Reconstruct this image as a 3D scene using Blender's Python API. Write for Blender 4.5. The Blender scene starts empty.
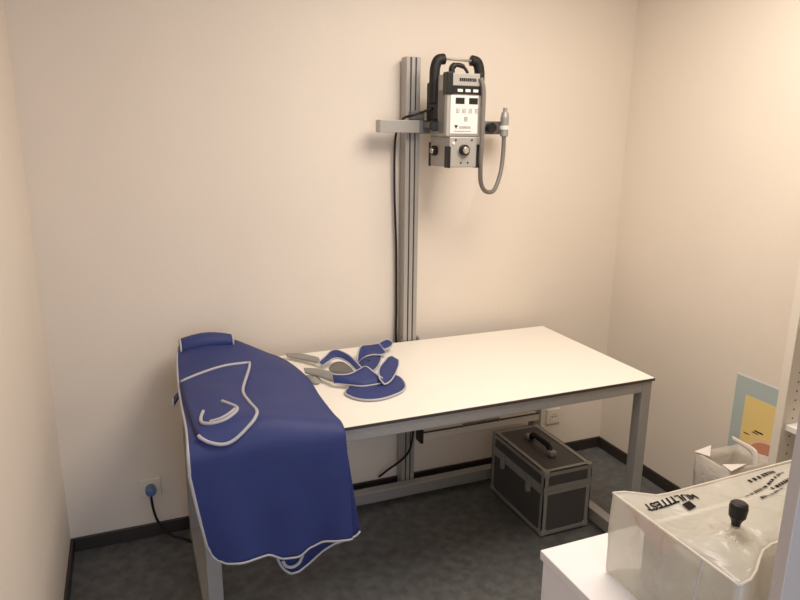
import bpy, bmesh, math, random
from mathutils import Vector, Matrix, noise
R = random.Random(7)
C = bpy.context.scene.collection
PI = math.pi

# ------------------------------------------------------------------ materials
def lin(c):
    return tuple(((v/255)/12.92 if v/255 <= .04045 else ((v/255+.055)/1.055)**2.4) for v in c)

def mat(name, rgb, rough=.5, metal=0., bump=0., bscale=200., var=0., vscale=6., rgb2=None,
        alpha=1., trans=0., spec=.5, detail=3., emit=0., coat=0.):
    m = bpy.data.materials.new(name); m.use_nodes = True
    nt = m.node_tree; N = nt.nodes; L = nt.links
    b = N['Principled BSDF']
    col = lin(rgb)
    b.inputs['Base Color'].default_value = (*col, 1)
    b.inputs['Roughness'].default_value = rough
    b.inputs['Metallic'].default_value = metal
    b.inputs['Specular IOR Level'].default_value = spec
    b.inputs['Alpha'].default_value = alpha
    b.inputs['Transmission Weight'].default_value = trans
    b.inputs['Coat Weight'].default_value = coat
    if emit:
        b.inputs['Emission Color'].default_value = (*col, 1); b.inputs['Emission Strength'].default_value = emit
    tc = N.new('ShaderNodeTexCoord')
    if rgb2 or var:
        n = N.new('ShaderNodeTexNoise'); n.inputs['Scale'].default_value = vscale; n.inputs['Detail'].default_value = detail
        L.new(tc.outputs['Object'], n.inputs['Vector'])
        r = N.new('ShaderNodeValToRGB')
        c2 = lin(rgb2) if rgb2 else tuple(v*(1-var) for v in col)
        r.color_ramp.elements[0].position = .35; r.color_ramp.elements[1].position = .65
        r.color_ramp.elements[0].color = (*c2, 1); r.color_ramp.elements[1].color = (*col, 1)
        L.new(n.outputs['Fac'], r.inputs['Fac']); L.new(r.outputs['Color'], b.inputs['Base Color'])
    if bump:
        n2 = N.new('ShaderNodeTexNoise'); n2.inputs['Scale'].default_value = bscale; n2.inputs['Detail'].default_value = 2
        L.new(tc.outputs['Object'], n2.inputs['Vector'])
        bp = N.new('ShaderNodeBump'); bp.inputs['Strength'].default_value = bump; bp.inputs['Distance'].default_value = .004
        L.new(n2.outputs['Fac'], bp.inputs['Height']); L.new(bp.outputs['Normal'], b.inputs['Normal'])
    return m

M = {}
M['wall'] = mat('wall_paint', (226,214,199), .85, bump=.13, bscale=75, var=.03, vscale=2.5)
M['ceiling'] = mat('ceiling_paint', (226,218,204), .9)
M['floor'] = mat('linoleum', (90,92,92), .45, rgb2=(70,71,71), vscale=22, detail=8, bump=.05, bscale=120, spec=.45)
M['base'] = mat('baseboard_rubber', (40,34,31), .5)
M['hpl'] = mat('table_white_laminate', (240,234,222), .38)
M['hpl_edge'] = mat('laminate_black_core', (52,42,36), .5)
M['alu'] = mat('anodised_aluminium', (158,157,155), .42, metal=.45, var=.04, vscale=30)
M['alu_light'] = mat('light_aluminium', (160,156,150), .45, metal=.3)
M['alu_dark'] = mat('dark_grey_metal', (104,102,101), .5, metal=.2)
M['tray'] = mat('tray_light_grey', (208,200,186), .5)
M['slot'] = mat('slot_shadow', (42,38,36), .7)
M['black'] = mat('black_plastic', (12,11,11), .45, spec=.3)
M['rubber'] = mat('black_rubber', (14,13,13), .6, spec=.3)
M['silver'] = mat('silver_housing', (166,161,154), .4, metal=.25)
M['label'] = mat('label_white', (226,222,214), .5)
M['ink'] = mat('dark_ink', (22,20,20), .85, spec=.1)
M['ink_grey'] = mat('grey_ink', (150,146,142), .6)
M['chrome'] = mat('chrome', (205,200,192), .2, metal=.9)
M['bluecloth'] = mat('blue_vinyl_cloth', (34,46,104), .62, var=.12, vscale=9, bump=.22, bscale=420, spec=.35)
M['bluecloth2'] = mat('blue_vinyl_cloth_inner', (31,42,95), .62, var=.1, vscale=10, bump=.2, bscale=400, spec=.3)
M['piping'] = mat('grey_piping', (172,170,176), .6)
M['strap'] = mat('grey_strap', (140,138,132), .75, bump=.3, bscale=500)
M['lining'] = mat('grey_lining', (96,92,88), .8)
M['socket'] = mat('socket_plastic', (226,216,198), .4)
M['plug'] = mat('plug_blue', (72,104,150), .45)
M['casepanel'] = mat('case_panel', (64,63,64), .55, bump=.25, bscale=300)
M['casealu'] = mat('case_aluminium', (150,150,148), .4, metal=.4)
M['white'] = mat('white_board', (240,234,228), .45)
M['cab'] = mat('white_cabinet', (236,232,232), .45)
M['shelf'] = mat('cream_board', (226,216,200), .5)
M['grey_panel'] = mat('light_grey_panel', (190,180,172), .5)
M['hole'] = mat('peg_hole', (90,80,72), .8)
M['poster'] = mat('poster_blue', (168,184,182), .7)
M['yellow'] = mat('poster_yellow', (236,206,126), .7)
M['orange'] = mat('poster_orange', (200,130,102), .7)
M['peach'] = mat('poster_peach', (236,196,150), .7)
M['pink'] = mat('pink_card', (238,196,182), .7)
M['carton'] = mat('inner_carton', (176,173,162), .7)
M['lampwhite'] = mat('lamp_white', (240,240,236), .5)

def film(name, rgb, rough, fac, translucent=.35):
    m = bpy.data.materials.new(name); m.use_nodes = True
    nt = m.node_tree; N = nt.nodes; L = nt.links
    b = N['Principled BSDF']; b.inputs['Base Color'].default_value = (*lin(rgb), 1)
    b.inputs['Roughness'].default_value = rough; b.inputs['Specular IOR Level'].default_value = .6
    tl = N.new('ShaderNodeBsdfTranslucent'); tl.inputs['Color'].default_value = (*lin(rgb), 1)
    tp = N.new('ShaderNodeBsdfTransparent'); tp.inputs['Color'].default_value = (.96, .96, .94, 1)
    m1 = N.new('ShaderNodeMixShader'); m1.inputs[0].default_value = translucent
    m2 = N.new('ShaderNodeMixShader'); m2.inputs[0].default_value = fac
    L.new(b.outputs[0], m1.inputs[1]); L.new(tl.outputs[0], m1.inputs[2])
    L.new(m1.outputs[0], m2.inputs[1]); L.new(tp.outputs[0], m2.inputs[2])
    tc = N.new('ShaderNodeTexCoord'); n2 = N.new('ShaderNodeTexNoise'); n2.inputs['Scale'].default_value = 14
    n2.inputs['Detail'].default_value = 3; n2.inputs['Distortion'].default_value = 1.2
    L.new(tc.outputs['Object'], n2.inputs['Vector'])
    bp = N.new('ShaderNodeBump'); bp.inputs['Strength'].default_value = .5; bp.inputs['Distance'].default_value = .02
    L.new(n2.outputs['Fac'], bp.inputs['Height']); L.new(bp.outputs['Normal'], b.inputs['Normal'])
    L.new(m2.outputs[0], N['Material Output'].inputs['Surface'])
    return m
M['film'] = film('milky_plastic_film', (226,222,210), .26, .36)
M['clearfilm'] = film('clear_plastic_film', (222,216,204), .15, .45)
M['linerfilm'] = film('milky_liner_film', (236,230,220), .25, .22)
M['whitefilm'] = film('white_plastic_film', (236,230,216), .3, .06)

# ------------------------------------------------------------------ helpers
def link(name, bm, m, parent=None, smooth=False, bevel=0., solid=0., sub=0):
    me = bpy.data.meshes.new(name)
    bmesh.ops.recalc_face_normals(bm, faces=bm.faces[:]) if solid == 0 else None
    bm.to_mesh(me); bm.free()
    for mm in (m if isinstance(m, (list, tuple)) else [m]): me.materials.append(mm)
    if smooth:
        for p in me.polygons: p.use_smooth = True
    o = bpy.data.objects.new(name, me); C.objects.link(o)
    if parent: o.parent = parent
    if solid:
        s = o.modifiers.new('thickness', 'SOLIDIFY'); s.thickness = solid; s.offset = 0
    if sub:
        s = o.modifiers.new('smooth', 'SUBSURF'); s.levels = sub; s.render_levels = sub
    if bevel:
        b = o.modifiers.new('bevel', 'BEVEL'); b.width = bevel; b.segments = 2; b.limit_method = 'ANGLE'
    return o

def tag(o, label=None, cat=None, group=None, kind=None):
    if label: o['label'] = label
    if cat: o['category'] = cat
    if group: o['group'] = group
    if kind: o['kind'] = kind
    return o

def thing(name, label, cat, group=None, loc=(0,0,0)):
    o = bpy.data.objects.new(name, None); C.objects.link(o); o.empty_display_size = .05
    o.location = loc
    return tag(o, label, cat, group)

class Root:
    """children are modelled in world coordinates; fix() moves the Empty to the thing's base"""
def fix(root, base):
    base = Vector(base); root.location = base
    for ch in root.children: ch.matrix_parent_inverse = Matrix.Translation(-base)
    return root

def nb(): return bmesh.new()
def abox(bm, a, b, mi=0):
    x0, y0, z0 = [min(p, q) for p, q in zip(a, b)]; x1, y1, z1 = [max(p, q) for p, q in zip(a, b)]
    v = [bm.verts.new(p) for p in ((x0,y0,z0),(x1,y0,z0),(x1,y1,z0),(x0,y1,z0),(x0,y0,z1),(x1,y0,z1),(x1,y1,z1),(x0,y1,z1))]
    for f in ((3,2,1,0),(4,5,6,7),(0,1,5,4),(1,2,6,5),(2,3,7,6),(3,0,4,7)):
        fc = bm.faces.new([v[i] for i in f]); fc.material_index = mi
    return bm
def box(a, b): return abox(nb(), a, b)

def smoothpath(pts, n=8, closed=False):
    P = [Vector(p) for p in pts]; out = []; k = len(P)
    for i in range(k if closed else k-1):
        if closed: p0, p1, p2, p3 = P[(i-1)%k], P[i], P[(i+1)%k], P[(i+2)%k]
        else: p0, p1, p2, p3 = P[max(i-1,0)], P[i], P[i+1], P[min(i+2,k-1)]
        for j in range(n):
            t = j/n
            out.append(.5*((2*p1)+(-p0+p2)*t+(2*p0-5*p1+4*p2-p3)*t*t+(-p0+3*p1-3*p2+p3)*t**3))
    if not closed: out.append(P[-1].copy())
    return out

def atube(bm, pts, r, seg=8, closed=False, cap=True):
    P = [Vector(p) for p in pts]; k = len(P); rings = []
    T = []
    for i in range(k):
        a = P[(i-1)%k] if closed or i > 0 else P[i]; b = P[(i+1)%k] if closed or i < k-1 else P[i]
        T.append((b-a).normalized())
    u = T[0].orthogonal().normalized()
    for i in range(k):
        u = (u - T[i]*u.dot(T[i]))
        u = u.normalized() if u.length > 1e-6 else T[i].orthogonal().normalized()
        w = T[i].cross(u)
        rr = r[i] if isinstance(r, (list, tuple)) else r
        rings.append([bm.verts.new(P[i]+(u*math.cos(2*PI*j/seg)+w*math.sin(2*PI*j/seg))*rr) for j in range(seg)])
    for i in range(k if closed else k-1):
        A, B = rings[i], rings[(i+1)%k]
        for j in range(seg): bm.faces.new((A[j], A[(j+1)%seg], B[(j+1)%seg], B[j]))
    if cap and not closed:
        bm.faces.new(rings[0][::-1]); bm.faces.new(rings[-1])
    return bm
def tube(pts, r, seg=8, closed=False): return atube(nb(), pts, r, seg, closed)

def lathe(axis_o, axis_d, prof, seg=24):
    """prof: list of (distance along axis, radius)"""
    bm = nb(); d = Vector(axis_d).normalized(); o = Vector(axis_o)
    u = d.orthogonal().normalized(); w = d.cross(u); rings = []
    for t, r in prof:
        rings.append([bm.verts.new(o+d*t+(u*math.cos(2*PI*j/seg)+w*math.sin(2*PI*j/seg))*r) for j in range(seg)])
    for A, B in zip(rings, rings[1:]):
        for j in range(seg): bm.faces.new((A[j], A[(j+1)%seg], B[(j+1)%seg], B[j]))
    bm.faces.new(rings[0][::-1]); bm.faces.new(rings[-1])
    return bm

def grid(rows, bm=None):
    bm = bm or nb()
    V = [[bm.verts.new(p) for p in r] for r in rows]
    for a, b in zip(V, V[1:]):
        for i in range(len(a)-1): bm.faces.new((a[i], a[i+1], b[i+1], b[i]))
    return bm

def ribbon(top, bot, n=6, across=3):
    A, B = smoothpath(top, n), smoothpath(bot, n)
    return grid([[a.lerp(b, k/across) for a, b in zip(A, B)] for k in range(across+1)]), A, B

def ngon_prism(pts, dz):
    bm = nb(); v = [bm.verts.new(p) for p in pts]; f = bm.faces.new(v)
    r = bmesh.ops.extrude_face_region(bm, geom=[f])
    for e in r['geom']:
        if isinstance(e, bmesh.types.BMVert): e.co += Vector(dz)
    return bm

# ------------------------------------------------------------------ room shell
W, D, H = 2.587, -3.6, 2.5
def struct(name, bm, m, **k):
    o = link(name, bm, m, **k); o['kind'] = 'structure'; return o
struct('floor', box((-.1, D-.1, -.1), (W+.1, .1, 0)), M['floor'])
struct('ceiling', box((-.1, D-.1, H), (W+.1, .1, H+.1)), M['ceiling'])
struct('wall_back', box((-.1, 0, 0), (W+.1, .1, H)), M['wall'])
struct('wall_left', box((-.1, D, 0), (0, 0, H)), M['wall'])
struct('wall_right', box((W, D, 0), (W+.1, 0, H)), M['wall'])
struct('wall_front', box((-.1, D-.1, 0), (W+.1, D, H)), M['wall'])
bb, bt = .059, .011
struct('baseboard_back', box((bt, -bt, 0), (W-bt, 0, bb)), M['base'], bevel=.003)
struct('baseboard_left', box((0, D, 0), (bt, 0, bb)), M['base'], bevel=.003)
struct('baseboard_right', box((W-bt, D, 0), (W, 0, bb)), M['base'], bevel=.003)

# ceiling luminaire (above the picture) with its light
lamp = thing('ceiling_lamp', 'white square ceiling lamp above the table', 'lamp')
LX, LY = 1.62, -1.22
link('housing', box((LX-.5, LY-.5, H-.05), (LX+.5, LY+.5, H)), M['lampwhite'], lamp, bevel=.006)
fix(lamp, (LX, LY, H-.05))

def area(name, loc, rot, size, energy, color, sizey=None, spread=PI):
    l = bpy.data.lights.new(name, 'AREA'); l.energy = energy; l.color = color; l.size = size
    if sizey: l.shape = 'RECTANGLE'; l.size_y = sizey
    l.spread = spread
    o = bpy.data.objects.new(name, l); C.objects.link(o); o.location = loc; o.rotation_euler = rot
    return o
area('ceiling_light', (LX, LY, H-.06), (0, 0, 0), .85, 34.5, (1, .87, .745))
area('daylight_fill', (.75, D+.06, 1.35), (PI/2, 0, 0), .8, 17, (.68, .78, 1), sizey=1.9)  # added unseen cool fill, standing in for daylight behind the camera; no doorway built
w = bpy.data.worlds.new('world'); bpy.context.scene.world = w; w.use_nodes = True
w.node_tree.nodes['Background'].inputs[0].default_value = (.9, .85, .8, 1)
w.node_tree.nodes['Background'].inputs[1].default_value = .05

# ------------------------------------------------------------------ examination table
tx0, tx1, ty0, ty1, TH = .444, 2.116, -.0836, -.830, .75
tb = thing('examination_table', 'long white-topped table on a grey aluminium frame against the back wall', 'table')
top = link('table_top', box((tx0, ty1, TH-.013), (tx1, ty0, TH)), M['hpl'], tb, bevel=.0015)
bm = nb()
e = .0012
abox(bm, (tx0-e, ty1-e, TH-.0125), (tx1+e, ty1+.002, TH-.0018)); abox(bm, (tx0-e, ty0-.002, TH-.0125), (tx1+e, ty0+e, TH-.0018))
abox(bm, (tx0-e, ty1, TH-.0125), (tx0+.002, ty0, TH-.0018)); abox(bm, (tx1-.002, ty1, TH-.0125), (tx1+e, ty0, TH-.0018))
tag(link('edge_band', bm, M['hpl_edge'], top), 'dark edge of the white table top')
pf, zt = .045, TH-.013
fx0, fx1, fy0, fy1 = tx0+.004, tx1-.006, ty0-.002, ty1+.004      # frame rectangle, fy1 is the front
for x in (fx0, fx1-pf):
    for y in (fy1, fy0-pf):
        lg = link('leg', box((x, y, .012), (x+pf, y+pf, zt)), M['alu'], tb, bevel=.003)
        link('foot', lathe((x+pf/2, y+pf/2, 0), (0,0,1), [(0,.019),(.006,.019),(.012,.012),(.013,.012)], 16), M['rubber'], lg)
def rail(name, a, b): return link(name, box(a, b), M['alu'], tb, bevel=.003)
for y in (fy1, fy0-pf):
    r_ = rail('top_rail', (fx0+pf, y, zt-.042), (fx1-pf, y+pf, zt))
for x in (fx0, fx1-pf): rail('top_rail', (x, fy1+pf, zt-.042), (x+pf, fy0-pf, zt))
rail('floor_rail', (fx0+pf, fy0-pf, .02), (fx1-pf, fy0, .075))
for x in (fx0, fx1-pf): rail('floor_rail', (x, fy1+pf, .02), (x+pf, fy0-pf, .075))
fix(tb, (tx0, ty1, 0))

# slim tray below the table, between column and rear leg
tr = thing('cassette_tray', 'slim grey tray with wire handle under the table, right of the column', 'tray')
txa, txb = 1.442, fx1-pf-.002
link('tray_body', box((txa+.012, -.180, .312), (txb, -.132, .344)), M['tray'], tr, bevel=.002)
link('tray_groove', box((txa+.012, -.1815, .344), (txb, -.170, .3475)), M['slot'], tr)
link('end_cap', box((txa-.002, -.186, .298), (txa+.012, -.128, .362)), M['black'], tr, bevel=.002)
hx = 1.75
link('handle', tube(smoothpath([(hx-.10,-.178,.342),(hx-.10,-.190,.360),(hx-.08,-.2,.366),(hx+.06,-.2,.366),(hx+.085,-.190,.360),(hx+.085,-.178,.342)], 6), .0045), M['alu_dark'], tr, smooth=True)
fix(tr, (txa, -.132, .287))

# ------------------------------------------------------------------ column with arm
cx0, cx1, cy0, cy1, CT = 1.396, 1.458, -.076, -.021, 1.936
col = thing('equipment_column', 'tall aluminium profile column with cross arm standing behind the table', 'column')
bm = nb(); w_ = cx1-cx0
abox(bm, (cx0, cy0, .012), (cx0+.017, cy1, CT)); abox(bm, (cx1-.017, cy0, .012), (cx1, cy1, CT))
abox(bm, (cx0+.023, cy0, .012), (cx1-.023, cy1, CT))
link('profile', bm, M['alu_light'], col, bevel=.002)
bm = nb(); abox(bm, (cx0+.016, cy0+.006, .013), (cx0+.024, cy1-.002, CT-.001)); abox(bm, (cx1-.024, cy0+.006, .013), (cx1-.016, cy1-.002, CT-.001))
tag(link('slot', bm, M['slot'], col), 'two dark grooves in the column')
link('base_bracket', box((cx0-.014, cy0-.004, 0), (cx1+.012, cy1+.006, .012)), M['alu'], col)
bm = nb(); abox(bm, (cx0-.012, cy0-.002, TH-.008), (cx0-.0005, cy0+.03, TH+.012)); abox(bm, (cx1+.0005, cy0-.002, TH-.008), (cx1+.014, cy0+.03, TH+.012))
link('table_clamp', bm, M['alu_dark'], col, bevel=.002)
ay0, ay1 = -.122, -.0775
link('arm', box((1.266, ay0, 1.641), (1.437, ay1, 1.690)), M['alu_light'], col, bevel=.002)
link('arm_end_cap', box((1.2635, ay0+.003, 1.644), (1.266, ay1-.003, 1.687)), M['alu'], col)
link('carriage', box((cx0+.012, ay0+.012, 1.690), (cx1+.006, ay1, 1.728)), M['alu_dark'], col, bevel=.004)
mb = link('mounting_bracket', box((1.437, ay0+.002, 1.638), (1.852, ay1, 1.692)), M['alu_dark'], col, bevel=.003)
for kx, ky in ((1.757, ay0-.016),):
    link('knob', lathe((kx, ay0, 1.665), (0,-1,0), [(0,.012),(.006,.012),(.008,.022),(.026,.022),(.03,.018)], 20), M['black'], mb, smooth=False)
bm = box((1.452, -.215, 1.662), (1.474, ay0, 1.682)); link('clamp_bar', bm, M['alu_dark'], mb)
link('knob', lathe((1.463, -.205, 1.668), (-.35,-1,0), [(0,.012),(.006,.012),(.008,.021),(.026,.021),(.03,.017)], 20), M['black'], mb)
fix(col, (cx0, cy0, 0))

# ------------------------------------------------------------------ portable generator
g = thing('portable_xray_unit', 'grey portable X-ray unit with black handle mounted on the column arm', 'x-ray unit')
gx0, gx1, gyf, gyb, gym = 1.478, 1.612, -.31, -.124, -.225
hs = link('housing', box((gx0-.013, gyf, 1.628), (gx1, gym, 1.858)), M['silver'], g, bevel=.006)
link('side_panel', box((gx0-.0145, gyf+.022, 1.64), (gx0-.01, gym-.012, 1.80)), M['alu_dark'], hs)
link('rear_shell', box((gx0-.016, gym, 1.690), (gx1+.045, gyb, 1.836)), M['black'], g, bevel=.008)
link('rear_base', box((gx0+.004, gym, 1.628), (gx1+.03, gyb, 1.690)), M['silver'], g, bevel=.004)
# black corner bumpers at the top
for x0_, x1_ in ((gx0-.017, gx0+.008), (gx1-.012, gx1+.006)):
    link('corner_bumper', box((x0_, gyf-.006, 1.782), (x1_, gyf+.035, 1.864)), M['black'], g, bevel=.004)
fr = gyf
link('name_plate', box((gx0+.008, fr-.004, 1.815), (gx1-.012, fr, 1.860)), M['silver'], g, bevel=.002)
bm = nb(); x = gx0+.035
for i in range(9):
    wd = R.uniform(.005, .008); abox(bm, (x, fr-.0052, 1.831), (x+wd, fr-.004, 1.843)); x += wd+.0022
link('plate_marks', bm, M['ink'], g)
link('header_band', box((gx0+.008, fr-.004, 1.785), (gx1-.012, fr, 1.815)), M['black'], g)
bm = nb()
for i in range(3):
    xx = gx0+.028+i*.033; abox(bm, (xx, fr-.0052, 1.793), (xx+.021, fr-.004, 1.803))
link('window_strip', bm, M['label'], g)
lb = link('label_panel', box((gx0+.001, fr-.003, 1.640), (gx1-.016, fr, 1.780)), M['label'], g)
for xx in (gx0+.021, gx0+.078):
    link('display', box((xx, fr-.005, 1.749), (xx+.038, fr-.003, 1.772)), M['black'], g, bevel=.001)
bm = nb()
for i in range(4):
    xx = gx0+.024+i*.027
    for a, b in (((0,0),(.014,.002)), ((0,.014),(.014,.016)), ((0,0),(.002,.016)), ((.012,0),(.014,.016)), ((.004,.005),(.009,.011))):
        abox(bm, (xx+a[0], fr-.0042, 1.716+a[1]), (xx+b[0], fr-.003, 1.716+b[1]))
for a, b in (((0,0),(.014,.002)), ((0,.014),(.014,.016)), ((0,0),(.002,.016)), ((.012,0),(.014,.016)), ((.003,.004),(.01,.012))):
    abox(bm, (gx0+.06+a[0], fr-.0042, 1.686+a[1]), (gx0+.06+b[0], fr-.003, 1.686+b[1]))
for zz, n_ in ((1.664, 8), (1.659, 7), (1.647, 12)):
    x = gx0+.040 if zz > 1.65 else gx0+.018
    for i in range(n_):
        wd = R.uniform(.003, .0075); abox(bm, (x, fr-.0042, zz), (x+wd, fr-.003, zz+.0035)); x += wd+.0016
link('label_print', bm, M['ink_grey'], lb)
bm = ngon_prism([(gx0+.018, fr-.003, 1.671), (gx0+.034, fr-.003, 1.671), (gx0+.026, fr-.003, 1.657)], (0, -.0013, 0))
link('warning_mark', bm, M['ink'], lb)
# lower collimator box
cb = link('collimator', box((gx0+.004, gyf+.002, 1.512), (gx1-.004, gyb-.004, 1.628)), M['silver'], g, bevel=.004)
link('corner_strip', box((gx0-.003, gyf-.004, 1.510), (gx0+.007, gyf+.034, 1.592)), M['black'], cb, bevel=.002)
link('corner_strip', box((gx1-.014, gyf-.004, 1.510), (gx1+.002, gyf+.03, 1.600)), M['black'], cb, bevel=.002)
link('corner_strip', box((gx0, gyb-.012, 1.510), (gx0+.008, gyb+.002, 1.605)), M['black'], cb, bevel=.002)
kx, kz = gx0+.064, 1.578
kn = link('dial_knob', lathe((kx, gyf+.002, kz), (0,-1,0), [(0,.021),(.014,.021),(.016,.019),(.020,.015)], 28), M['black'], cb)
link('knob_cap', lathe((kx, gyf-.018, kz), (0,-1,0), [(0,.0135),(.006,.0125),(.008,.010)], 24), M['chrome'], kn)
bm = nb()
for i in range(15):
    a = PI*(1.05+i*.06); c_, s_ = math.cos(a), math.sin(a)
    abox(bm, (kx+c_*.028-.001, gyf+.0008, kz+s_*.028-.001), (kx+c_*.028+.001, gyf+.002, kz+s_*.028+.001))
link('dial_scale', bm, M['ink'], cb)
bm = nb()
for dx, dz in ((-.035,.038),(.035,.038),(-.01,-.048),(.02,-.048)):
    link('screw', tube([(kx+dx, gyf+.003, kz+dz), (kx+dx, gyf, kz+dz)], .0038, 10), M['ink'], cb)
link('indicator_lamp', lathe((gx0+.019, gyf+.002, 1.603), (0,-1,0), [(0,.006),(.003,.006),(.005,.003)], 16), M['label'], cb)
sk = link('side_knob', lathe((gx0+.004, -.185, 1.573), (-1,0,0), [(0,.02),(.014,.02),(.018,.016)], 24), M['black'], cb)
link('knob_cap', lathe((gx0-.0135, -.185, 1.573), (-1,0,0), [(0,.012),(.005,.011)], 20), M['chrome'], sk)
# handle: two black arms joined by a thin grip bar
hy = -.195
HL, HR = gx0-.014, gx1+.050
hd = link('handle', tube([(HL+.030,hy,1.922),(HR-.030,hy,1.918)], .005, 12), M['alu_light'], g, smooth=True)
for xs, dx in ((HL, 1), (HR, -1)):
    p = smoothpath([(xs,hy,1.75),(xs,hy,1.84),(xs+dx*.002,hy,1.885),(xs+dx*.014,hy,1.914),(xs+dx*.040,hy,1.920)], 6)
    link('handle_arm', tube(p, .0205, 14), M['rubber'], hd, smooth=True)
link('top_connector', tube(smoothpath([(gx0+.03,-.26,1.855),(gx0+.028,-.26,1.88),(gx0+.042,-.262,1.893),(gx0+.07,-.264,1.890),(gx0+.088,-.268,1.872),(gx0+.092,-.27,1.857)], 6), [.012]*12+[.009]*8+[.006]*11, 10), M['black'], g, smooth=True)
fix(g, (gx0, gyb, 1.512))

# hand switch with its grey cable, hanging on the right end of the bracket
hw = thing('hand_switch', 'grey hand switch with looped cable hanging on the right end of the arm', 'switch')
sx, sy = 1.808, -.150
link('switch_body', lathe((sx, sy-.01, 1.628), (0,0,1), [(0,.010),(.004,.017),(.03,.017),(.032,.016),(.075,.018),(.08,.018),(.1,.014),(.102,.009),(.118,.009)], 20), M['alu'], hw)
link('holder_ring', lathe((sx, sy-.01, 1.658), (0,0,1), [(0,.020),(.016,.020)], 20), M['label'], hw)
cpath = smoothpath([(1.60,-.318,1.845),(1.612,-.322,1.80),(1.612,-.324,1.70),(1.613,-.322,1.60),(1.618,-.31,1.52),(1.640,-.28,1.450),(1.685,-.24,1.412),(1.745,-.205,1.412),(1.787,-.18,1.48),(1.806,-.163,1.56),(sx,sy-.01,1.630)], 8)
link('cable', tube(cpath, .0092, 10), mat('grey_cable', (104,98,92), .5), hw, smooth=True)
fix(hw, (sx, sy, 1.628))

# black power cord of the unit, down behind the column
pc = tube(smoothpath([(1.458,-.19,1.735),(1.450,-.165,1.728),(1.430,-.140,1.718),(1.40,-.135,1.708),(1.375,-.10,1.697),(1.372,-.055,1.66),(1.367,-.03,1.60),(1.37,-.022,1.40),(1.38,-.022,1.15),(1.383,-.022,.90),(1.385,-.03,.70),(1.42,-.095,.50),(1.422,-.14,.40),(1.40,-.145,.25),(1.33,-.05,.12),(1.30,-.03,.085)], 8), .0052, 8)
tag(link('power_cord', pc, M['black'], smooth=True), 'thin black cord running down the wall beside the column', 'cord')

# ------------------------------------------------------------------ sockets, plug
def socket(x, z, label):
    t = thing('wall_socket', label, 'socket', 'sockets on the back wall')
    link('plate', box((x-.041, -.010, z-.041), (x+.041, 0, z+.041)), M['socket'], t, bevel=.004)
    bm = lathe((x, -.0098, z), (0,-1,0), [(0,.024),(.003,.024),(.003,.0205),(-.006,.0195)], 28)
    link('insert', bm, M['socket'], t)
    return fix(t, (x, 0, z))
socket(.312, .222, 'white wall socket with a blue plug in it, left of the table')
s2 = socket(2.272, .226, 'white empty wall socket above the flight case, by the rear right leg')
x, z = 2.272, .226
bm = nb()
for dx in (-.0095, .0095): atube(bm, [(x+dx,-.0045,z),(x+dx,-.0130,z)], .003, 8)
link('contact_hole', bm, M['ink'], s2).matrix_parent_inverse = Matrix.Translation((-x, 0, -z))
pl = thing('plug_cable', 'blue mains plug with black cable in the left wall socket', 'plug')
link('plug', lathe((.312, -.0135, .222), (0,-1,0), [(0,.020),(.012,.021),(.03,.021),(.038,.017),(.041,.010)], 20), M['plug'], pl, smooth=False)
link('cable', tube(smoothpath([(.312,-.043,.212),(.312,-.045,.19),(.316,-.04,.14),(.33,-.04,.08),(.37,-.06,.025),(.44,-.10,.0055),(.52,-.20,.0055),(.62,-.25,.0055)], 8), .0052, 8), M['black'], pl, smooth=True)
fix(pl, (.312, -.0135, .222))

# ------------------------------------------------------------------ flight case
fc = thing('equipment_case', 'black case with aluminium edges and top handle standing under the table', 'case')
a0, a1, b0, b1, ch, zl = 1.806, 2.044, -.610, -.190, .300, .212
body = link('case_body', box((a0+.003, b0+.003, .006), (a1-.003, b1-.003, zl)), M['casepanel'], fc)
lid = link('lid', box((a0+.003, b0+.003, zl+.001), (a1-.003, b1-.003, ch-.003)), M['casepanel'], fc)
tt, tw_ = .0025, .021
def frame(z0, z1, zedge_low, name, par):
    bm = nb()
    # horizontal L-trims at the closed end + vertical corner strips
    zz0, zz1 = (z0, z0+tw_) if zedge_low else (z1-tw_, z1)
    abox(bm, (a0, b0, zz0), (a1, b0+tt+.002, zz1)); abox(bm, (a0, b1-tt-.002, zz0), (a1, b1, zz1))
    abox(bm, (a0, b0, zz0), (a0+tt+.002, b1, zz1)); abox(bm, (a1-tt-.002, b0, zz0), (a1, b1, zz1))
    zc = z1 if not zedge_low else z0
    s = -1 if not zedge_low else 1
    for A, B in (((a0,b0),(a0+tw_,b1)), ((a1-tw_,b0),(a1,b1)), ((a0,b0),(a1,b0+tw_)), ((a0,b1-tw_),(a1,b1))):
        abox(bm, (A[0],A[1],zc), (B[0],B[1],zc+s*.004))
    for xa, xb in ((a0, a0+tw_), (a1-tw_, a1)):
        for ya, yb in ((b0, b0+tt+.002), (b1-tt-.002, b1)): abox(bm, (xa,ya,z0), (xb,yb,z1))
    for ya, yb in ((b0, b0+tw_), (b1-tw_, b1)):
        for xa, xb in ((a0, a0+tt+.002), (a1-tt-.002, a1)): abox(bm, (xa,ya,z0), (xb,yb,z1))
    # mouth band
    m0, m1 = (z1-.018, z1) if zedge_low else (z0, z0+.020)
    abox(bm, (a0-.001, b0-.001, m0), (a1+.001, b0+.005, m1)); abox(bm, (a0-.001, b1-.005, m0), (a1+.001, b1+.001, m1))
    abox(bm, (a0-.001, b0, m0), (a0+.005, b1, m1)); abox(bm, (a1-.005, b0, m0), (a1+.001, b1, m1))
    return link(name, bm, M['casealu'], par)
frame(.004, zl, True, 'edge_trim', body); frame(zl+.001, ch, False, 'edge_trim', lid)
for z_, par in ((.004, body), (ch-.0305, lid)):
    for xa in (a0-.002, a1-.028):
        for ya in (b0-.002, b1-.028):
            link('corner_guard', box((xa, ya, z_ if par is body else ch-.028), (xa+.030, ya+.030, z_+.030 if par is body else ch+.002)), M['casealu'], par, bevel=.006)
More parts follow.
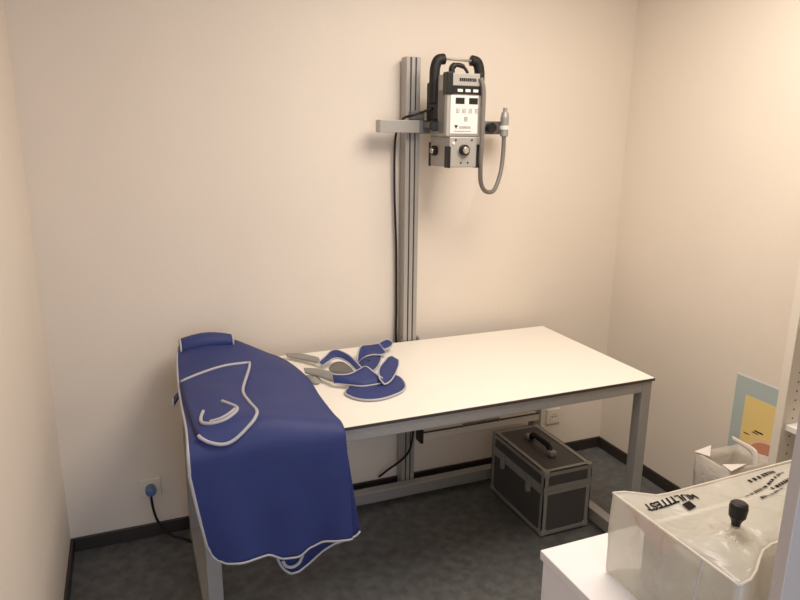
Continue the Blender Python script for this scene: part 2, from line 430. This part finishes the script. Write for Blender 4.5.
for yy in (-.505, -.295):
    bm = nb(); abox(bm, (a0-.010, yy-.016, zl-.045), (a0-.001, yy+.016, zl-.004)); abox(bm, (a0-.008, yy-.012, zl-.004), (a0-.001, yy+.012, zl+.022))
    abox(bm, (a0-.014, yy-.008, zl-.048), (a0-.009, yy+.008, zl-.018))
    link('latch', bm, M['casealu'], body, bevel=.002)
hc, hz = (a0+a1)/2-.0, ch
hh = link('handle', tube(smoothpath([(hc,-.475,hz+.010),(hc,-.462,hz+.028),(hc,-.44,hz+.034),(hc,-.36,hz+.034),(hc,-.338,hz+.028),(hc,-.325,hz+.010)], 6), .0135, 10), M['black'], lid, smooth=True)
for yy in (-.487, -.313):
    link('handle_bracket', box((hc-.016, yy-.016, hz), (hc+.016, yy+.016, hz+.020)), M['casealu'], hh, bevel=.004)
bm = nb()
for xa in (a0+.03, a1-.03):
    for ya in (b0+.03, b1-.03): link('foot', tube([(xa,ya,0),(xa,ya,.007)], .012, 12), M['rubber'], body)
fix(fc, (a0, b0, 0))

# ------------------------------------------------------------------ lead apron
ap = thing('lead_apron', 'blue protective apron with grey piping draped over the left end of the table', 'apron')
def hemz(s):
    K = [(0,.470),(.02,.440),(.06,.418),(.12,.406),(.25,.402),(.38,.398),(.50,.372),(.60,.368),(.70,.386),(.80,.396),(.9,.394),(1,.390)]
    for (p, a), (q, b) in zip(K, K[1:]):
        if s <= q:
            t = (s-p)/(q-p); t = t*t*(3-2*t); return a+(b-a)*t
    return K[-1][1]
# rows: left point, right point, bulge (height in the middle)
ROWS = [((.458,-.095,.838),(.745,-.092,.790),.050),
        ((.444,-.19,.824),(.835,-.19,.772),.038),
        ((.432,-.36,.800),(.876,-.40,.766),.030),
        ((.426,-.56,.792),(.872,-.60,.764),.034),
        ((.424,-.74,.792),(.872,-.755,.766),.036),
        ((.420,-.835,.789),(.874,-.832,.770),.034),
        ((.416,-.878,.760),(.875,-.868,.752),.012),
        ((.416,-.884,.715),(.877,-.876,.712),.0)]
def apron_pt(s, t):
    """s 0..1 left to right, t 0..1 along the table, 1..2 down the front"""
    n = len(ROWS)-1
    def cr(k, side):
        i = min(int(k), n-1); f = k-i
        P = [Vector(ROWS[min(max(j,0),n)][side]) for j in (i-1, i, i+1, i+2)]
        return .5*((2*P[1])+(-P[0]+P[2])*f+(2*P[0]-5*P[1]+4*P[2]-P[3])*f*f+(-P[0]+3*P[1]-3*P[2]+P[3])*f**3)
    if t <= 1:
        k = t*n; L, Q = cr(k, 0), cr(k, 1); p = L.lerp(Q, s)
        i = min(int(k), n-1); b = ROWS[i][2]+(ROWS[i+1][2]-ROWS[i][2])*(k-i)
        p.z += b*math.sin(PI*min(s*1.02,1))**.8 if 0 < s < 1 else 0
        wv = noise.noise(Vector((p.x*7, p.y*7, 3)))*.008*min(1, 6*s*(1-s)*1.5)
        p.z += wv*min(1, (1-t)*4)
        return p
    u = t-1
    L, Q = Vector(ROWS[-1][0]), Vector(ROWS[-1][1])
    p = L.lerp(Q, s); zt_ = p.z; zh = hemz(s)
    z = zt_+(zh-zt_)*u
    xl = .414+(.715-z)*.125; xr = .877+(.712-z)*.045
    if s < .03: xl += .006*u*u
    x = xl+(xr-xl)*s
    y = p.y-.010*u*math.sin(s*PI*2.3+.4)-.012*u*math.sin(PI*s)+.008*u
    y += .006*u*math.sin(s*17+1.2)
    return Vector((x, y, z))
def srange(n): return [i/n for i in range(n+1)]
S = [0,.01,.02,.035,.06]+[.06+.94*i/40 for i in range(1, 41)]
T = [i/44 for i in range(44)]+[1+i/26 for i in range(27)]
fp = link('front_panel', grid([[apron_pt(s, t) for s in S] for t in T]), M['bluecloth'], ap, smooth=True, solid=.007)
edge = [apron_pt(0, t) for t in T]+[apron_pt(s, 2) for s in S[1:]]
link('piping', tube(edge, .0052, 8), M['piping'], fp, smooth=True)
# lower layer that shows below and to the right of the front layer
def back_hem(x):
    K = [(.655,.352),(.668,.318),(.690,.296),(.715,.296),(.76,.318),(.80,.342),(.84,.362),(.88,.372),(.915,.378),(.930,.390)]
    if x <= K[0][0]: return K[0][1]
    for (p, a), (q, b) in zip(K, K[1:]):
        if x <= q: return a+(b-a)*(x-p)/(q-p)
    return K[-1][1]
rows = []
for j in range(15):
    u = j/14; row = []
    for i in range(31):
        s = i/30; xb = .655+(.930-.655)*s
        zt_ = .735; z = zt_+(back_hem(xb)-zt_)*u
        x = .660+((.879+.050*((.735-z)/.36))-.660)*s
        row.append(Vector((x, -.848-.006*math.sin(s*9)*u, z)))
    rows.append(row)
bp_ = link('back_panel', grid(rows), M['bluecloth2'], ap, smooth=True, solid=.006)
link('piping', tube([r[0] for r in rows[9:]]+rows[-1][1:], .005, 8), M['piping'], bp_, smooth=True)
link('loop_trim', tube(smoothpath([(.672,-.862,.352),(.680,-.864,.334),(.700,-.866,.326),(.722,-.866,.336),(.735,-.864,.362)], 8), .005, 8), M['piping'], bp_, smooth=True)
# folded roll at the back end
rolls = []
for i in range(19):
    f = i/18; x0_ = .462+f*.190
    ctr = Vector((x0_, -.122-.006*f, .843+.012*f+.010*math.sin(PI*f)-.004*f)); rr = .029+.004*math.sin(PI*f)-.008*f*f
    rolls.append([ctr+Vector((0, math.cos(a)*rr*1.25, math.sin(a)*rr)) for a in [(-.55+1.95*k/16)*PI for k in range(17)]])
ro = link('neck_roll', grid(rolls), M['bluecloth'], ap, smooth=True, solid=.006)
link('piping', tube([p+Vector((-.001,0,0)) for p in rolls[0]], .0045, 8), M['piping'], ro, smooth=True)
link('piping', tube([p+Vector((.001,0,0)) for p in rolls[-1]], .004, 8), M['piping'], ro, smooth=True)
# shoulder flap lying on the front panel
def on_apron(x, y, lift):
    """find the apron surface below (x, y) on the table part"""
    best = None
    for t in [i/120 for i in range(121)]:
        L = apron_pt(0, t)
        d = abs(L.y-y)
        if best is None or d < best[0]: best = (d, t)
    t = best[1]; L, Q = apron_pt(0, t), apron_pt(1, t)
    s = min(1, max(0, (x-L.x)/(Q.x-L.x))); p = apron_pt(s, t)
    return Vector((x, y, p.z+lift))
def lifted(s, t, d):
    p = apron_pt(s, t); a = apron_pt(s+.01, t)-apron_pt(s-.01, t); b = apron_pt(s, t+.01)-apron_pt(s, t-.01)
    n_ = b.cross(a).normalized()
    if n_.z < 0 and t < .8: n_ = -n_
    if n_.y > 0 and t >= .8: n_ = -n_
    return p+n_*d
FL = smoothpath([(.02,.325,0),(.028,.44,0),(.042,.56,0),(.052,.67,0),(.072,.745,0),(.115,.79,0)], 6)
FR = smoothpath([(.565,.255,0),(.485,.355,0),(.42,.45,0),(.428,.53,0),(.445,.62,0),(.425,.71,0),(.34,.78,0)], 5)
FR = FR+[FR[-1]]*(len(FL)-len(FR)) if len(FR) < len(FL) else FR[:len(FL)]
rows = []
for i, (a, b) in enumerate(zip(FL, FR)):
    row = []
    for k in range(17):
        q = a.lerp(b, k/16); f = max(0, (i/(len(FL)-1)-.7)/.3)
        row.append(lifted(q.x, min(q.y+.045*f*math.sin(PI*k/16), .999), .010+.005*math.sin(PI*k/16)*(1-f)))
    rows.append(row)
fl = link('shoulder_flap', grid(rows), M['bluecloth'], ap, smooth=True, solid=.006)
lf_ = Vector((0,-.002,.004))
ed = rows[0]+[r[-1] for r in rows[1:]]+rows[-1][::-1][1:]+[r[0] for r in rows[::-1][1:8]]
ed = [p+lf_ for p in ed]
link('piping', tube(ed, .0052, 8), M['piping'], fl, smooth=True)
lp = [(.125,.55),(.10,.595),(.105,.645),(.165,.68),(.25,.68),(.31,.64),(.33,.59),(.295,.545),(.255,.515)]
link('loop_trim', tube([lifted(p.x, p.y, .019) for p in smoothpath([(a, b, 0) for a, b in lp], 6)], .0052, 8), M['piping'], fl, smooth=True)
lp = [(.15,.66),(.22,.662),(.275,.642),(.315,.605)]
link('loop_trim', tube([lifted(p.x, p.y, .021) for p in smoothpath([(a, b, 0) for a, b in lp], 6)], .0045, 8), M['piping'], fl, smooth=True)
# tie end on the left edge
tie, tA, tB = ribbon([(.428,-.430,.782),(.418,-.436,.776),(.408,-.440,.764)], [(.428,-.460,.778),(.418,-.465,.768),(.406,-.466,.750)], 5)
ti = link('tie_end', tie, M['bluecloth2'], ap, smooth=True, solid=.006)
link('piping', tube([tA[-1], tB[-1]], .005, 8), M['piping'], ti)
fix(ap, (.42, -.83, .75))

# ------------------------------------------------------------------ thyroid collars on the table
def collar_piece(root, name, topl, botl, m, trim=True, th=.006, n=6):
    bm, A, B = ribbon(topl, botl, n)
    o = link(name, bm, m, root, smooth=True, solid=th)
    if trim: link('piping', tube(A+B[::-1], .0036, 6, closed=True), M['piping'], o, smooth=True)
    return o
def pad(root, name, pts, m, th, trim=True, z=None):
    P = smoothpath(pts, 6, closed=True); c = sum(P, Vector())/len(P)
    rings = [[c.lerp(p, f)+Vector((0,0,.010*(1-f*f))) for p in P] for f in (.02,.25,.5,.75,.92,1)]
    bm = nb(); V = [[bm.verts.new(p) for p in r] for r in rings]; k = len(P)
    for a, b in zip(V, V[1:]):
        for i in range(k): bm.faces.new((a[i], a[(i+1)%k], b[(i+1)%k], b[i]))
    bm.faces.new(V[0])
    o = link(name, bm, m, root, smooth=True, solid=th)
    if trim: link('piping', tube(P, .0042, 6, closed=True), M['piping'], o, smooth=True)
    return o
ca = thing('thyroid_collar', 'blue thyroid collar with rounded bib, in front of the other collar on the table', 'collar', 'thyroid collars on the table')
bl, tr_ = M['bluecloth'], True
pad(ca, 'bib', [(.976,-.560,.756),(.978,-.618,.756),(1.010,-.658,.756),(1.056,-.672,.756),(1.110,-.660,.756),(1.165,-.628,.756),(1.196,-.575,.756),(1.203,-.490,.756),(1.148,-.450,.756),(1.064,-.470,.756)], bl, .006)
collar_piece(ca, 'neck_band', [(.950,-.486,.796),(1.000,-.508,.797),(1.045,-.492,.802),(1.080,-.478,.806),(1.098,-.520,.796),(1.112,-.560,.787)],
             [(.952,-.500,.768),(.994,-.534,.768),(1.036,-.564,.768),(1.085,-.566,.768),(1.110,-.562,.769),(1.124,-.556,.770)], bl)
collar_piece(ca, 'tab', [(1.102,-.565,.786),(1.112,-.525,.795),(1.134,-.482,.800),(1.170,-.435,.802),(1.196,-.400,.802),(1.218,-.385,.800)],
             [(1.110,-.590,.774),(1.128,-.580,.774),(1.155,-.552,.776),(1.190,-.500,.780),(1.222,-.445,.784),(1.238,-.405,.788)], bl)
collar_piece(ca, 'strap', [(.884,-.330,.776),(.918,-.372,.784),(.950,-.430,.790),(.968,-.470,.790)], [(.880,-.362,.768),(.912,-.412,.768),(.938,-.468,.768),(.956,-.500,.768)], M['strap'], trim=False, th=.004)
pad(ca, 'strap_end', [(.882,-.36,.7545),(.908,-.367,.7545),(.925,-.408,.7545),(.911,-.450,.7545),(.890,-.445,.7545),(.880,-.40,.7545)], M['strap'], .004, trim=False)
fix(ca, (1.05, -.55, .75))
cb_ = thing('thyroid_collar', 'blue thyroid collar with raised arch, behind the other collar on the table', 'collar', 'thyroid collars on the table')
collar_piece(cb_, 'arch_band', [(.944,-.318,.785),(.985,-.285,.798),(1.012,-.262,.806),(1.040,-.268,.808),(1.066,-.320,.802),(1.078,-.372,.790),(1.088,-.405,.775)],
             [(.958,-.326,.774),(.988,-.308,.782),(1.012,-.298,.788),(1.036,-.308,.788),(1.054,-.345,.783),(1.064,-.392,.773),(1.072,-.425,.762)], bl)
collar_piece(cb_, 'lining', [(.975,-.350,.772),(1.005,-.325,.780),(1.035,-.325,.780),(1.052,-.362,.775),(1.060,-.415,.764)], [(.982,-.365,.757),(.999,-.384,.757),(1.015,-.398,.757),(1.034,-.410,.757),(1.053,-.418,.757)], M['lining'], trim=False, th=.004)
pad(cb_, 'body', [(1.115,-.268,.756),(1.153,-.240,.756),(1.196,-.230,.756),(1.228,-.240,.756),(1.185,-.335,.756),(1.138,-.400,.756),(1.099,-.412,.756),(1.085,-.380,.756)], bl, .006)
collar_piece(cb_, 'tail_band', [(1.088,-.350,.785),(1.118,-.280,.796),(1.150,-.226,.800),(1.196,-.202,.792),(1.240,-.190,.790)],
             [(1.107,-.318,.772),(1.139,-.280,.772),(1.185,-.258,.770),(1.219,-.266,.768),(1.245,-.252,.768)], bl)
o_ = collar_piece(cb_, 'tail_tab', [(1.236,-.192,.790),(1.262,-.172,.792),(1.285,-.160,.792),(1.300,-.166,.788)], [(1.246,-.230,.776),(1.270,-.216,.776),(1.290,-.198,.776),(1.304,-.178,.780)], bl)
collar_piece(cb_, 'strap', [(.862,-.118,.768),(.914,-.155,.774),(.945,-.205,.778),(.966,-.244,.780)], [(.862,-.145,.764),(.909,-.203,.765),(.940,-.250,.766),(.966,-.291,.767)], M['strap'], trim=False, th=.004)
fix(cb_, (1.1, -.3, .75))

# ------------------------------------------------------------------ foreground cabinet
kx0, kx1, ky0, ky1, kh = 1.105, 1.86, -2.03, -1.575, .74
cab = thing('low_cabinet', 'low white cabinet in the foreground carrying the large plastic bag', 'cabinet')
link('top_panel', box((kx0, ky0, kh-.022), (kx1, ky1, kh)), M['cab'], cab, bevel=.002)
link('carcass', box((kx0+.006, ky0+.004, .06), (kx1-.004, ky1-.006, kh-.0225)), M['cab'], cab, bevel=.001)
link('plinth', box((kx0+.03, ky0+.02, 0), (kx1-.03, ky1-.02, .06)), M['alu_dark'], cab)
fix(cab, (kx0, ky0, 0))

# large milky bag on it
BX0, BX1, BY0, BY1, BZ0, BZ1 = 1.192, 1.790, -2.000, -1.690, kh+.003, .926
bag = thing('plastic_bag', 'large box-shaped milky plastic bag with black printing on the white cabinet', 'bag')
def near_y(x):
    f = min(1, max(0, (x-BX0-.01)/.14)); return BY0+.062*f*f*(3-2*f)
def back_y(x):
    f = min(1, max(0, (x-BX0-.02)/.09)); return BY1-.030*f*f*(3-2*f)
def bag_top(x, y):
    u = (x-BX0)/(BX1-BX0); v = (y-near_y(x))/(back_y(x)-near_y(x))
    e_ = min(1, 8*u*(1-u)*2)*min(1, 8*v*(1-v)*2); e_ = max(0, e_)
    z = BZ1 + .022*noise.noise(Vector((x*7, y*9, 1.3)))*e_ + .007*noise.noise(Vector((x*18+y*9, y*22, 5)))*e_
    z += .014*max(0, 1-abs(u-.25)/.16)*max(0, 1-abs(v-.32)/.28)*.6
    return z+.012*u*v-.013*min(1, 7*u)*v*v
def bag_xy(u, v, w):
    x = BX0+(BX1-BX0)*u; y0 = near_y(x); y = y0+(back_y(x)-y0)*v
    return x, y
NX, NY, NZ = 44, 26, 12
bm = nb()
topg = [[Vector((*bag_xy(i/NX, j/NY, 1), 0)) for i in range(NX+1)] for j in range(NY+1)]
for r_ in topg:
    for p in r_: p.z = bag_top(p.x, p.y)
V = [[bm.verts.new(p) for p in r_] for r_ in topg]
for j in range(NY):
    for i in range(NX): bm.faces.new((V[j][i], V[j][i+1], V[j+1][i+1], V[j+1][i]))
per = [V[0][i] for i in range(NX+1)]+[V[j][NX] for j in range(1, NY+1)]+[V[NY][i] for i in range(NX-1, -1, -1)]+[V[j][0] for j in range(NY-1, 0, -1)]
cx_, cy_ = (BX0+BX1)/2, (BY0+BY1)/2
prev = per
for k in range(1, NZ+1):
    f = k/NZ; cur = []
    for q in per:
        z = q.co.z+(BZ0-q.co.z)*f
        b = .006*math.sin(PI*f)+.012*noise.noise(Vector((q.co.x*6, q.co.y*6, f*2.2)))*math.sin(PI*f)
        dx = -1 if q.co.x < BX0+1e-4 else (1 if q.co.x > BX1-1e-4 else 0); dy = -1 if q.co.y < near_y(q.co.x)+1e-4 else (1 if q.co.y > back_y(q.co.x)-1e-4 else 0)
        if dx and dy: b *= .4
        cur.append(bm.verts.new((q.co.x+dx*b+(.0 if dx else 0), q.co.y+dy*b, z)))
    for i in range(len(per)):
        bm.faces.new((prev[i], cur[i], cur[(i+1)%len(per)], prev[(i+1)%len(per)]))
    prev = cur
bm.faces.new(prev)
link('bag_film', bm, M['film'], bag, smooth=True)
# welded seams along the upper edges and corner
off = Vector((0,0,.001))
bm = tube([Vector((BX0-.001, y, bag_top(BX0, y))) for y in [BY1+(BY0-BY1)*i/20 for i in range(21)]], .0028, 6)
atube(bm, [Vector((x, back_y(x), bag_top(x, back_y(x)))) for x in [BX0+(BX1-BX0)*i/20 for i in range(21)]], .0025, 6)
atube(bm, [Vector((x, near_y(x), bag_top(x, near_y(x)))) for x in [BX0+(BX1-BX0)*i/20 for i in range(21)]], .0025, 6)
link('seam', bm, M['whitefilm'], bag, smooth=True)
link('side_fold', tube(smoothpath([(BX0-.001,-1.925,bag_top(BX0,-1.925)-.002),(BX0-.010,-1.927,.87),(BX0-.011,-1.922,.80),(BX0-.003,-1.915,.746)], 5), .0016, 6), M['carton'], bag, smooth=True)
link('contents', box((BX0+.03, BY0+.085, BZ0+.004), (BX1-.03, BY1-.06, BZ1-.046)), M['carton'], bag, bevel=.01)
bm = ngon_prism([(BX0+.006, BY1-.02, BZ1-.010), (BX0+.006, BY1-.17, BZ1-.010), (BX0+.006, BY1-.145, BZ1-.052), (BX0+.006, BY1-.06, BZ1-.034)], (.003, 0, 0))
link('pink_sheet', bm, M['pink'], bag)
# gathered corner with black closure
gx, gy = 1.296, -1.896; gz = bag_top(gx, gy)
bm = nb(); rings = []
for k in range(9):
    f = k/8; z = gz-.004+.022*f; rr = .038*(1-f)**1.6+.007
    rings.append([bm.verts.new((gx+math.cos(a)*rr*(1+.22*math.sin(a*5)*(1-f)), gy+math.sin(a)*rr*(1+.22*math.sin(a*5)*(1-f)), z)) for a in [2*PI*j/30 for j in range(30)]])
for A, B in zip(rings, rings[1:]):
    for j in range(30): bm.faces.new((A[j], A[(j+1)%30], B[(j+1)%30], B[j]))
link('gathered_neck', bm, M['clearfilm'], bag, smooth=True)
link('closure_knob', lathe((gx, gy, gz+.012), (.05,0,1), [(0,.0075),(.010,.0085),(.016,.011),(.022,.0150),(.040,.0165),(.047,.015),(.050,.011)], 18), M['black'], bag)
# printing, upside down for the viewer
def flat_text(body, size, loc, rz, m, name, parent, shear=0., zfun=None, bold=.0):
    cu = bpy.data.curves.new(name, 'FONT'); cu.body = body; cu.size = size; cu.align_x = 'CENTER'; cu.align_y = 'CENTER'
    cu.offset = bold; cu.resolution_u = 4
    o = bpy.data.objects.new(name, cu); C.objects.link(o)
    dg = bpy.context.evaluated_depsgraph_get(); dg.update()
    me = bpy.data.meshes.new_from_object(o.evaluated_get(dg)); bpy.data.objects.remove(o)
    c_, s_ = math.cos(rz), math.sin(rz)
    bm = nb(); bm.from_mesh(me); bpy.data.meshes.remove(me)
    bmesh.ops.triangulate(bm, faces=bm.faces[:]); bmesh.ops.subdivide_edges(bm, edges=bm.edges[:], cuts=1)
    for v in bm.verts:
        x, y = v.co.x+shear*v.co.y, v.co.y
        v.co = Vector((loc[0]+c_*x-s_*y, loc[1]+s_*x+c_*y, 0))
        v.co.z = zfun(v.co.x, v.co.y)
    return link(name, bm, m, parent)
zt3 = lambda x, y: bag_top(x, y)+.0016
flat_text('MULTITEST', .0255, (1.288, -1.750, 0), PI-.05, M['ink'], 'lettering', bag, zfun=zt3, bold=.0011)
bm = nb()
q0 = (1.300, -1.787); vs = [bm.verts.new((q0[0]+a, q0[1]+b, zt3(q0[0]+a, q0[1]+b)+.001)) for a, b in ((0,0),(.022,.003),(.021,.022),(-.001,.019))]
bm.faces.new(vs); link('printed_square', bm, M['ink'], bag)
for (xa, ya, L_, hgt, sl) in ((1.512,-1.726,.080,.011,.10),(1.432,-1.782,.18,.007,.32),(1.447,-1.806,.10,.008,.30),(1.530,-1.765,.09,.009,.1),(1.555,-1.790,.10,.008,.12),(1.545,-1.815,.085,.013,.05)):
    x = xa; ya -= .024; bm = nb()
    while x < xa+L_:
        wd = R.uniform(.005, .009); y = ya+sl*(x-xa)
        q = [(x, y), (x+wd, y+.001), (x+wd, y+hgt), (x, y+hgt)]
        bm.faces.new([bm.verts.new((px, py, zt3(px, py)+.001)) for px, py in q]); x += wd+R.choice((.002,.002,.002,.007))
    tag(link('printed_line', bm, M['ink'], bag), 'line of blurred black printing')
fix(bag, (BX0, BY0, kh))

# ------------------------------------------------------------------ bin with clear liner by the right wall
bn = thing('waste_bin', 'white bin lined with a clear plastic bag by the right wall', 'bin')
wx0, wx1, wy0, wy1, wz = 2.335, 2.565, -1.03, -.872, .40
bm = nb()
ins = .03
lo = [bm.verts.new(p) for p in ((wx0+ins,wy0+ins,0),(wx1-ins,wy0+ins,0),(wx1-ins,wy1-ins,0),(wx0+ins,wy1-ins,0))]
hi = [bm.verts.new(p) for p in ((wx0,wy0,wz),(wx1,wy0,wz),(wx1,wy1,wz),(wx0,wy1,wz))]
bm.faces.new(lo[::-1])
for i in range(4): bm.faces.new((lo[i], lo[(i+1)%4], hi[(i+1)%4], hi[i]))
link('bin_body', bm, M['white'], bn, solid=.004)
bm = nb(); n_ = 10
def wall_ring(z, gro, jit):
    out = []
    for (xa,ya),(xb,yb) in (((wx0,wy0),(wx1,wy0)),((wx1,wy0),(wx1,wy1)),((wx1,wy1),(wx0,wy1)),((wx0,wy1),(wx0,wy0))):
        for k in range(n_):
            f = k/n_; x = xa+(xb-xa)*f; y = ya+(yb-ya)*f
            cx2, cy2 = (wx0+wx1)/2, (wy0+wy1)/2
            out.append(Vector((cx2+(x-cx2)*gro, cy2+(y-cy2)*gro, z+jit*noise.noise(Vector((x*22,y*22,2))))))
    return out
RG = [wall_ring(wz-.13,1.0,.008), wall_ring(wz-.05,1.045,.004), wall_ring(wz+.012,1.03,.006), wall_ring(wz+.02,.97,.006), wall_ring(wz-.02,.93,.004), wall_ring(wz-.10,.90,.01)]
VV = [[bm.verts.new(p) for p in r_] for r_ in RG]
for A, B in zip(VV, VV[1:]):
    for i in range(len(A)): bm.faces.new((A[i], A[(i+1)%len(A)], B[(i+1)%len(B)], B[i]))
link('liner', bm, M['linerfilm'], bn, smooth=True)
for tri in (((wx0-.008,wy1+.006,wz+.022),(wx0+.080,wy1+.008,wz+.032),(wx0+.010,wy1-.055,wz+.026)),
            ((wx0+.004,wy0+.040,wz+.024),(wx0+.080,wy0-.002,wz+.032),(wx0-.004,wy0-.010,wz+.022))):
    bm = nb(); bm.faces.new([bm.verts.new(p) for p in tri]); link('folded_corner', bm, M['white'], bn, solid=.003)
qx = 2.50
link('liner_flap', ribbon([(qx,-.885,.468),(qx,-.94,.466),(qx,-.985,.464),(qx,-1.006,.452),(qx,-1.014,.42),(qx,-1.02,.36)],
                  [(qx,-.888,.452),(qx,-.94,.448),(qx,-.972,.442),(qx,-.985,.430),(qx,-.990,.40),(qx,-1.0,.36)], 6)[0], M['white'], bn, smooth=True, solid=.004)
fix(bn, (wx0, wy0, 0))

# ------------------------------------------------------------------ poster on the right wall
po = thing('poster', 'blue poster with yellow rectangle and orange disc on the right wall', 'poster')
px = W-.0005
link('sheet', box((px-.002, -1.20, .285), (px, -.80, .703)), M['poster'], po)
link('sheet_border', box((px-.0026, -1.20, .694), (px-.0005, -.80, .703)), M['white'], po)
link('yellow_field', box((px-.0030, -1.15, .330), (px-.002, -.853, .622)), M['yellow'], po)
def disc(name, cy, cz, r, m, dx):
    link(name, lathe((px-dx, cy, cz), (-1,0,0), [(0,r),(.0008,r)], 40), m, po)
disc('peach_ring', -.985, .366, .112, M['peach'], .003); disc('orange_disc', -.985, .362, .098, M['orange'], .0038)
bm = nb(); abox(bm, (px-.0036, -.955, .488), (px-.003, -.915, .494)); abox(bm, (px-.0036, -.935, .480), (px-.003, -.905, .484)); abox(bm, (px-.0036, -.895, .462), (px-.003, -.868, .466))
link('printed_mark', bm, M['ink'], po)
fix(po, (px, -.80, .285))

# ------------------------------------------------------------------ open shelf at the right wall
sh = thing('shelf_unit', 'tall cream shelf unit with peg holes against the right wall', 'shelf')
X0, X1, Y1, Y0, SH = 2.25, W-.013, -1.237, -1.95, 1.9
link('side_panel', box((X0, Y1-.030, 0), (X1, Y1, SH)), M['shelf'], sh, bevel=.0015)
link('side_panel', box((X0, Y0, 0), (X1, Y0+.030, SH)), M['shelf'], sh, bevel=.0015)
for z_ in (.08, .385, .700, 1.055, 1.41, SH-.021):
    link('shelf_board', box((X0+.018, Y0+.0305, z_), (X1-.008, Y1-.0305, z_+.020)), M['white'], sh, bevel=.0015)
link('back_panel', box((X1-.008, Y0+.0305, .02), (X1, Y1-.0305, SH)), M['shelf'], sh)
bm = nb()
z_ = .13
while z_ < 1.85:
    link('peg_hole', tube([(X0+.045, Y1-.0300, z_), (X0+.045, Y1-.0308, z_)], .0035, 8), M['hole'], sh); z_ += .032
fix(sh, (X0, Y0, 0))

# ------------------------------------------------------------------ near cupboard at the picture's right edge
cu = thing('tall_cupboard', 'tall light grey cupboard end panel at the right edge, in front of the plastic bag', 'cupboard')
ux0, ux1, uy1, uy0, uh = 1.2, 1.72, -2.046, -2.80, 2.0
link('side_panel', box((ux0, uy1-.021, 0), (ux1, uy1, uh)), M['grey_panel'], cu, bevel=.0015)
link('side_panel', box((ux0, uy0, 0), (ux1, uy0+.021, uh)), M['grey_panel'], cu, bevel=.0015)
for z_ in (.05, .55, 1.30, 1.65, uh-.021):
    link('shelf_board', box((ux0+.01, uy0+.0215, z_), (ux1-.006, uy1-.0215, z_+.02)), M['grey_panel'], cu)
link('back_panel', box((ux1-.006, uy0+.0215, 0), (ux1, uy1-.0215, uh)), M['grey_panel'], cu)
fix(cu, (ux0, uy0, 0))

# ------------------------------------------------------------------ camera
cd = bpy.data.cameras.new('camera'); cam = bpy.data.objects.new('camera', cd); C.objects.link(cam)
cxx, cyy, czz, yaw, pit, rol, f = .3116, -2.6622, 1.6390, .3912, .2453, .0107, 666.3
Fw = Vector((math.sin(yaw)*math.cos(pit), math.cos(yaw)*math.cos(pit), -math.sin(pit)))
Rt = Vector((math.cos(yaw), -math.sin(yaw), 0)); Up = Rt.cross(Fw)
R2 = Rt*math.cos(rol)+Up*math.sin(rol); U2 = Up*math.cos(rol)-Rt*math.sin(rol)
m3 = Matrix((R2, U2, -Fw)).transposed()
cam.matrix_world = Matrix.Translation((cxx, cyy, czz)) @ m3.to_4x4()
cd.sensor_fit = 'HORIZONTAL'; cd.sensor_width = 36; cd.lens = 36*f/800; cd.clip_start = .02
sc = bpy.context.scene; sc.camera = cam
sc.view_settings.view_transform = 'Standard'; sc.view_settings.look = 'None'; sc.view_settings.exposure = 0; sc.view_settings.gamma = 1.16
